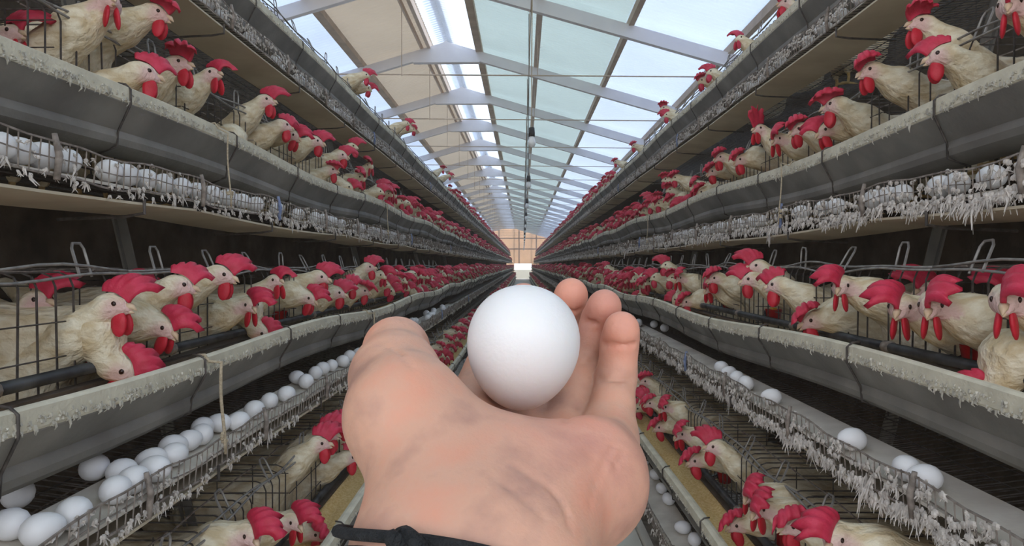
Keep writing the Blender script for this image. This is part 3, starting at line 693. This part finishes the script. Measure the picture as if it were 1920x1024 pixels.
for s in (-1, 1):
    for pose in SPEC:
        for var in ((0, 1, 2) if pose in ('upA',) else (0, 1)):
            if pose in ('inside', 'peck') and var: continue
            d = hen_meshes(pose, var, s)
            d['m_body'] = d['body']; d['m_comb'] = pyd('comb', *d['comb'], 'comb')
            d['m_parts'] = [(nm, pyd(nm, V, F, ma)) for nm, L in d['parts'].items() for V, F, ma in L]
            # one-mesh versions for hens too small to show parts
            for key, bsrc, csrc in (('one', 'mid', 'comb'), ('tiny', 'far', 'comb_low')):
                Vb, Tb = arrays(d[bsrc]); Vs = [Vb]; Ts = [Tb]; Ms = [np.zeros(len(Tb), int)]; o = len(Vb)
                Vc, Fc = d[csrc]; Tc = tris(Fc); Vs.append(Vc); Ts.append(Tc+o); Ms.append(np.ones(len(Tc), int)); o += len(Vc)
                for nm, mi in (('wattle', 1), ('earlobe', 2), ('eye', 3)):
                    if key == 'tiny' and nm != 'wattle': continue
                    for V, F, ma in d['parts'][nm]:
                        if key == 'tiny':
                            c = V.mean(0); e = np.array([[.012,0,0],[-.012,0,0],[0,.005,0],[0,-.005,0],[0,0,.02],[0,0,-.02]]); V = c+e; F = [(0,2,4),(2,1,4),(1,3,4),(3,0,4),(2,0,5),(1,2,5),(3,1,5),(0,3,5)]
                        T = tris(F); Vs.append(V); Ts.append(T+o); Ms.append(np.full(len(T), mi)); o += len(V)
                d['a_'+key] = (np.concatenate(Vs), np.concatenate(Ts), np.concatenate(Ms))
            V, T, M = d['a_one']; d['m_one'] = np_mesh('hen', V, T, ['feather', 'comb', 'lobe', 'eye'], M)
            HL[(s, pose, var)] = d
DESC = {'up': 'white hen standing tall with red comb', 'upA': 'white hen with head raised and turned', 'lean': 'white hen leaning out, red comb flopped', 'leanA': 'white hen leaning out with turned head', 'leanT': 'white hen facing aisle, big drooping comb', 'low': 'white hen with lowered head, red comb', 'peck': 'white hen pecking down in the trough', 'inside': 'white hen standing behind the cage bars'}
for (s, i), L in PLACED.items():
    L.sort()
    for k, (Y, z, po) in enumerate(L):
        var = rr.choice((0, 0, 1) if s < 0 else (0, 1, 1)) if po not in ('inside', 'peck') else 0
        if po == 'upA' and (s, i) == (1, 2): var = 2
        d = HL[(s, po, var)]; hc = SPEC[po][0]
        sca = rr.uniform(.97, 1.08); du = .06 if po == 'inside' else .05
        u = U[s][i]+DU[po]
        rz = (0 if s < 0 else math.pi)+(rr.uniform(-.12, .12) if Y > 1.2 else 0)
        M = Matrix.Rotation(rz, 3, 'Z'); off = M @ (Vector(hc)*sca)
        loc = Vector((s*u, Y, CZ+z))-off
        if k < 60: lab = '%s, %s from the near end, %s tier, %s bank' % (DESC[po], ORD[k], TN[i], SN[s])
        else: lab = 'small white hen with red comb farther down the %s tier, %s bank' % (TN[i], SN[s])
        near = Y < 3.1
        o = obj('hen', d['m_body'] if near else d['m_one'], None, loc, (0, 0, rz)); o.scale = (sca,)*3
        tag(o, lab, 'hen', 'white hens in the %s tier, %s bank' % (TN[i], SN[s]))
        if near:
            obj('comb', d['m_comb'], o)
            for nm, me in d['m_parts']: obj(nm, me, o)
# the hundreds beyond, joined per bank
for s in (-1, 1):
    VV, TT, MM = [], [], []; o = 0; rg = random.Random(77+s)
    pool = [HL[(s, p, v)]['a_tiny'] for p in ('up', 'upA', 'lean', 'leanA', 'leanT', 'low') for v in (0, 1)]
    hcs = [SPEC[p][0] for p in ('up', 'upA', 'lean', 'leanA', 'leanT', 'low') for v in (0, 1)]; pz = [ZP[p] for p in ('up', 'upA', 'lean', 'leanA', 'leanT', 'low') for v in (0, 1)]
    for i in range(4):
        Y = rest_from[(s, i)]
        while Y < YEND-.3:
            q = rg.randrange(len(pool)); V, T, M = pool[q]; a = (0 if s < 0 else math.pi)+rg.uniform(-.3, .3); c, sn = math.cos(a), math.sin(a)
            Rm = np.array([[c, -sn, 0], [sn, c, 0], [0, 0, 1]]); W = (V-np.array(hcs[q])) @ Rm.T
            u = U[s][i]+rg.uniform(.05, .10)
            VV.append(W+np.array([s*u, Y, CZ+Z[s][i]+pz[q]+rg.uniform(-.04, .03)])); TT.append(T+o); MM.append(M); o += len(V)
            Y += rg.uniform(.06, .12)*(1 if Y < 20 else 1.5)
    ob = obj('far_hens', np_mesh('far_hens', np.concatenate(VV), np.concatenate(TT), ['feather', 'comb'], np.concatenate(MM)))
    tag(ob, 'hundreds of tiny red-combed white hens receding along the %s bank' % SN[s], 'hens', kind='stuff')

# ------------------------------------------------------------------ eggs
def egg_profile(n, r=.0225, L=.058):
    out = []
    for k in range(n+1):
        t = math.pi*k/n; z = -math.cos(t)*L/2; rad = r*math.sin(t)*(1-.13*math.cos(math.pi-t)*-1)
        out.append((max(rad, .0002), z))
    return out
EGG = []
for q in range(3):
    m = MB(); m.lathe(egg_profile(10, .0215+.0008*q, .054+.002*q), 16); EGG.append(m.mesh('egg', 'egg', True))
EGGPX = {
 (-1, 1): [(25,992),(72,998),(140,985),(35,933),(213,886),(246,892),(222,924),(262,905),(290,885),(300,868),(318,856),(336,842),(352,832),(372,820),(392,806),(412,800),(434,796),(478,772),(506,755),(538,742),(556,711),(574,718),(592,702),(606,694),(622,688),(642,680),(656,670)],
 (1, 1): [(1597,838),(1700,905),(1732,900),(1352,692),(1366,702),(1382,712),(1398,722),(1446,748),(1226,610),(1246,617)],
 (-1, 0): [(690,878),(684,946)],
 (1, 0): [(1206,866),(1228,892),(1240,918),(1253,938),(1280,992),(1302,1014),(1196,838)],
}
EGGY = {   # trays seen from below: (px) only
 (-1, 2): [12, 42, 72, 122, 205, 240, 272, 310, 342, 372, 395, 425, 452, 478, 520, 560, 590],
 (1, 2): [1856, 1792, 1760, 1690, 1665, 1636, 1566, 1542, 1500, 1424, 1410, 1390, 1370],
 (1, 3): [1614, 1574, 1542, 1512, 1462, 1440], (-1, 3): [390, 420, 470, 520],
}
eggs = {(s, i): [] for s, i in rows}
for (s, i), L in EGGPX.items():
    ue = U[s][i]-.024; zt = Z[s][i]-.2
    for px, py in L:
        d = CAMR @ Vector(((px-960)/FPX, (512-py)/FPX, -1)); mm = d.z/abs(d.x)
        u = ((zt+.0225)-.12*ue)/(mm-.12); u = max(ue+.024, min(u, ue+.26)); Y = d.y*s*u/d.x
        eggs[(s, i)].append((u, Y))
for (s, i), L in EGGY.items():
    ue = U[s][i]-.024
    for px in L:
        u = ue+.026; d = CAMR @ Vector(((px-960)/FPX, 0, -1)); eggs[(s, i)].append((u, d.y*s*u/d.x))
re_ = random.Random(11)
for s, i in rows:
    L = eggs[(s, i)]; ue = U[s][i]-.024; Y = max([e[1] for e in L]+[1.0])+.1; lim = {(-1, 1): 52}.get((s, i), 32)
    while len(L) < lim:
        L.append((ue+.025+re_.random()**3*.05, Y)); Y += re_.choice((.047, .05, .06, .15, .3))
    L.sort(key=lambda e: e[1])
    # settle eggs so that they do not cut into one another
    for it in range(14):
        for a in range(len(L)):
            for b in range(a+1, min(a+6, len(L))):
                dy = L[b][1]-L[a][1]; dx = L[b][0]-L[a][0]; dd = math.hypot(dx, dy)
                if dd < .0475:
                    f = (.0478-dd)/2; ux, uy = (dx/dd, dy/dd) if dd > 1e-5 else (0, 1)
                    L[a] = (max(ue+.024, L[a][0]-ux*f), L[a][1]-uy*f); L[b] = (max(ue+.024, L[b][0]+ux*f), L[b][1]+uy*f)
    for k, (u, Y) in enumerate(sorted(L, key=lambda e: e[1])):
        zt = Z[s][i]-.2+.13*(u-ue)+.006
        o = obj('egg', EGG[k % 3], None, (s*u, Y, CZ+zt+.0215), (math.pi/2+.05*re_.uniform(-1, 1), 0, re_.uniform(-.5, .5)+(math.pi/2 if re_.random() < .35 else 0)))
        if i != 1 or True: pass
        lab = 'white egg, %s from the near end of the %s tray, %s bank' % (ORD[k], TN[i], SN[s]) if k < 60 else 'small white eggs lying farther along the %s tray, %s bank' % (TN[i], SN[s])
        tag(o, lab, 'egg', 'white eggs in the %s tray, %s bank' % (TN[i], SN[s]))

# ------------------------------------------------------------------ the hand that holds the egg
def skin_mat():
    m = bpy.data.materials.new('skin'); m.use_nodes = True; n = m.node_tree.nodes; L = m.node_tree.links; b = n['Principled BSDF']
    co = n.new('ShaderNodeTexCoord')
    def noise(sc_, det=4):
        t = n.new('ShaderNodeTexNoise'); t.inputs['Scale'].default_value = sc_; t.inputs['Detail'].default_value = det; L.new(co.outputs['Object'], t.inputs[0]); return t
    a = noise(38, 5); r = n.new('ShaderNodeValToRGB'); r.color_ramp.elements[0].position = .34; r.color_ramp.elements[1].position = .68
    r.color_ramp.elements[0].color = (.42, .235, .175, 1); r.color_ramp.elements[1].color = (.64, .30, .20, 1); e = r.color_ramp.elements.new(.5); e.color = (.585, .33, .23, 1)
    L.new(a.outputs['Fac'], r.inputs[0])
    at = n.new('ShaderNodeAttribute'); at.attribute_name = 'face'; mx = n.new('ShaderNodeMix'); mx.data_type = 'RGBA'
    L.new(at.outputs['Fac'], mx.inputs[0]); L.new(r.outputs[0], mx.inputs[6]); mx.inputs[7].default_value = (.76, .30, .22, 1)
    L.new(mx.outputs[2], b.inputs['Base Color']); b.inputs['Roughness'].default_value = .5; b.inputs['Specular IOR Level'].default_value = .35
    b.inputs['Subsurface Weight'].default_value = .25; b.inputs['Subsurface Radius'].default_value = (1, .35, .2); b.inputs['Subsurface Scale'].default_value = .004
    f = noise(900, 3); g = noise(170, 4); ad = n.new('ShaderNodeMath'); ad.operation = 'MULTIPLY_ADD'; ad.inputs[1].default_value = .35; L.new(f.outputs['Fac'], ad.inputs[0]); L.new(g.outputs['Fac'], ad.inputs[2])
    bp = n.new('ShaderNodeBump'); bp.inputs['Strength'].default_value = .22; bp.inputs['Distance'].default_value = .0015; L.new(ad.outputs[0], bp.inputs['Height']); L.new(bp.outputs[0], b.inputs['Normal'])
    MATS['skin'] = m
skin_mat()
S = SDF((-.085, .02, CZ-.33), (.075, .355, CZ+.012), .0013)
FING = {
 'index':  ([(890,765,.283), (930,640,.328), (968,582,.340), (982,562,.335)], [.0125, .0095, .0086, .0082]),
 'middle': ([(978,806,.288), (1036,655,.330), (1064,580,.333), (1071,554,.325)], [.0120, .0092, .0086, .0083]),
 'ring':   ([(1062,818,.281), (1099,675,.312), (1124,602,.312), (1133,576,.303)], [.0120, .0090, .0083, .0079]),
 'pinky':  ([(1140,822,.268), (1155,708,.292), (1161,645,.294), (1165,618,.288)], [.0112, .0087, .0080, .0077]),
}
# fingers first, kept apart from one another
for nm, (pts, rs) in FING.items():
    S2 = SDF(S.lo, S.lo+(S.n-1)*S.h, S.h) if False else None
    Q = [P(*p) for p in pts]
    T_ = SDF((-.085, .20, CZ-.12), (.075, .355, CZ+.012), .0013); 
    T_.chain(Q, rs, .004)
    for a in range(3):       # soft pads between the joints, on the side that faces the palm
        mid = Q[a].lerp(Q[a+1], .55); T_.cone(mid+Vector((0, -.0022, .0006)), mid+Vector((0, -.0022, -.0006)), rs[a+1]*.86, rs[a+1]*.86, .004)
    o3 = np.round((T_.lo-S.lo)/S.h).astype(int); FING[nm] += (T_, o3)
base = S
# palm
palm = [
 ((.2, None), None)]
S.chain([Vector((-.052, .085, CZ-.30)), P(806,1040,.192), P(832,905,.214), P(762,778,.229)], [.026, .0205, .0195, .0195], .016)
S.chain([Vector((-.020, .075, CZ-.30)), P(965,1050,.192), P(1010,940,.214), P(1106,886,.234), P(1142,838,.256)], [.026, .0205, .0195, .0170, .0115], .014)
S.chain([Vector((-.036, .085, CZ-.30)), P(885,1045,.195), P(915,930,.215)], [.028, .0215, .0200], .014)
S.chain([P(845,866,.230), P(955,918,.226), P(1095,928,.231)], [.0190, .0200, .0172], .014)
S.chain([P(762,782,.229), P(845,866,.230)], [.0180, .0185], .012)
for (a, b, r1, r2) in (((850,850,.238), (890,765,.283), .0165, .0125), ((930,912,.238), (978,806,.288), .0165, .0135), ((1010,918,.238), (1062,818,.281), .0155, .0115), ((1085,905,.238), (1140,822,.268), .0150, .0112)):
    S.cone(P(*a), P(*b), r1, r2, .007)
# thumb
TH = [P(762,778,.229), P(742,708,.250), P(743,656,.272), P(748,648,.284)]
S.chain(TH, [.0195, .0166, .0126, .0106], .007)
S.cone(P(752,655,.266), P(755,662,.276), .0098, .0092, .004)
# join the fingers to the palm
comb_ = None
for nm, (pts, rs, T_, o3) in FING.items():
    sl = tuple(slice(int(o3[k]), int(o3[k])+T_.D.shape[k]) for k in range(3)); A = S.D[sl]; B = T_.D[:A.shape[0], :A.shape[1], :A.shape[2]]
    if comb_ is None: comb_ = np.full_like(S.D, 1.0)
    C = comb_[sl]; k = .0012; h = np.clip(.5+.5*(C-B)/k, 0, 1); comb_[sl] = C*(1-h)+B*h-k*h*(1-h)
k = .0065; h = np.clip(.5+.5*(S.D-comb_)/k, 0, 1); S.D = (S.D*(1-h)+comb_*h-k*h*(1-h)).astype(np.float32)
# creases: finger joints, palm and wrist lines
def crease(pts, r=.0011, k=.0022):
    q = [Vector(p) for p in pts]
    for a in range(len(q)-1): S.cone(q[a], q[a+1], r, r, k, True)
def on_front(px, py):     # first surface met along the pixel's ray
    for Y in np.arange(.12, .34, .0006):
        p = P(px, py, Y); i3 = np.round((np.array(p)-S.lo)/S.h).astype(int)
        if (i3 >= 0).all() and (i3 < S.n).all() and S.D[tuple(i3)] < 0: return p
    return None
for nm, (pts, rs, T_, o3) in FING.items():
    for j in (1, 2):
        px, py, Yj = pts[j]; wpx = rs[j]*FPX/Yj; arc = []
        for q in np.linspace(-.93, .93, 13):
            p = on_front(px+q*wpx, py+(4 if j == 1 else 2)*(1-q*q))
            if p is not None and abs(p.y-Yj) < rs[j]*1.6: arc.append(p)
        if len(arc) > 2: crease(arc, .0005, .0022)
for line, r in (([(958,872),(1000,895),(1040,925),(1062,962),(1068,990)], .0012), ([(925,895),(955,915),(985,940),(1020,970)], .0008), ([(1150,838),(1132,870),(1118,905),(1105,945)], .0009), ([(1170,845),(1150,880)], .0007), ([(1060,790),(1085,765),(1110,745)], .0012), ([(712,645),(744,659),(766,680),(776,692)], .0008)):
    pts = [on_front(*q) for q in line]; pts = [p for p in pts if p is not None]
    if len(pts) > 1: crease(pts, r*.45, .0016)
V, F = S.surface()
tips = [P(*FING[nm][0][3]) for nm in FING]+[TH[3]]
fa = np.zeros(len(V))
for t_ in tips: fa = np.maximum(fa, np.exp(-(np.linalg.norm(V-np.array(t_), axis=1)/.017)**2)*.6)
hp = P(1080,850,.22); fa = np.maximum(fa, np.exp(-(np.linalg.norm(V-np.array(hp), axis=1)/.026)**2)*.45)
HAND = obj('person', np_mesh('person', V, F, ['skin'], attr=fa))
tag(HAND, "person's bare left hand and forearm held out, palm up, cradling a large white egg", 'person')
# held egg
m = MB(); m.lathe(egg_profile(40, .0228, .0535), 64)
def egg_mat():
    mt = mat('held_egg', (.81, .80, .79), (.78, .76, .75), .42, 25, .06, 500)
    n = mt.node_tree.nodes; L = mt.node_tree.links; b = n['Principled BSDF']; src = b.inputs['Base Color'].links[0].from_socket
    v = n.new('ShaderNodeTexVoronoi'); v.inputs['Scale'].default_value = 75; co = n.new('ShaderNodeTexCoord'); L.new(co.outputs['Object'], v.inputs[0])
    sp = n.new('ShaderNodeSeparateColor'); L.new(v.outputs['Color'], sp.inputs[0])
    lt = n.new('ShaderNodeMath'); lt.operation = 'LESS_THAN'; lt.inputs[1].default_value = .10; L.new(v.outputs['Distance'], lt.inputs[0])
    gt = n.new('ShaderNodeMath'); gt.operation = 'GREATER_THAN'; gt.inputs[1].default_value = .90; L.new(sp.outputs[0], gt.inputs[0])
    mu = n.new('ShaderNodeMath'); mu.operation = 'MULTIPLY'; L.new(lt.outputs[0], mu.inputs[0]); L.new(gt.outputs[0], mu.inputs[1])
    mx = n.new('ShaderNodeMix'); mx.data_type = 'RGBA'; L.new(mu.outputs[0], mx.inputs[0]); L.new(src, mx.inputs[6]); mx.inputs[7].default_value = (.30, .28, .27, 1); L.new(mx.outputs[2], b.inputs['Base Color'])
    b.inputs['Subsurface Weight'].default_value = .1; b.inputs['Subsurface Scale'].default_value = .004
egg_mat()
o = m.obj('egg', 'held_egg', None, True); c = P(980, 655, .2625); o.location = c; o.rotation_euler = (R(24), R(6), 0)
tag(o, 'large clean white egg lying in the open hand', 'egg')
# cord bracelet
br = empty('cord_bracelet', P(885, 1062, .192), 'black cord bracelet with a knot around the wrist of the hand', 'bracelet')
c0 = br.location; e1 = Vector((1, .02, -.20)).normalized(); e2 = Vector((0, .89, -.46)); 
def loop(dz, da, ph, r=.0017):
    m = MB(); pts = []
    for a in np.linspace(0, 2*math.pi, 56, endpoint=False):
        wv = .0012*math.sin(3*a+ph)
        pts.append(e1*(math.cos(a)*(.0395+da))+e2*(math.sin(a)*(.0265+da*.6))+Vector((0, -.25, 1))*(dz+wv)*1.0)
    m.tube(pts, r, 8, closed=True); return m
for dz, da, ph in ((.0034, .0012, 0), (-.0036, .0010, 1.5)): loop(dz, da, ph).obj('strand', 'cord_black', br, True)
m = MB(); kc = e1*(-.0150)+e2*(-.0262)
for k in range(3): 
    pts = [kc+Vector((.0042*math.cos(a+k*2.1), -.0016-.0026*math.sin(a*2+k), .0050*math.sin(a+k))) for a in np.linspace(0, 2*math.pi, 24, endpoint=False)]
    m.tube(pts, .0022, 8, closed=True)
m.obj('knot', 'cord_black', br, True)
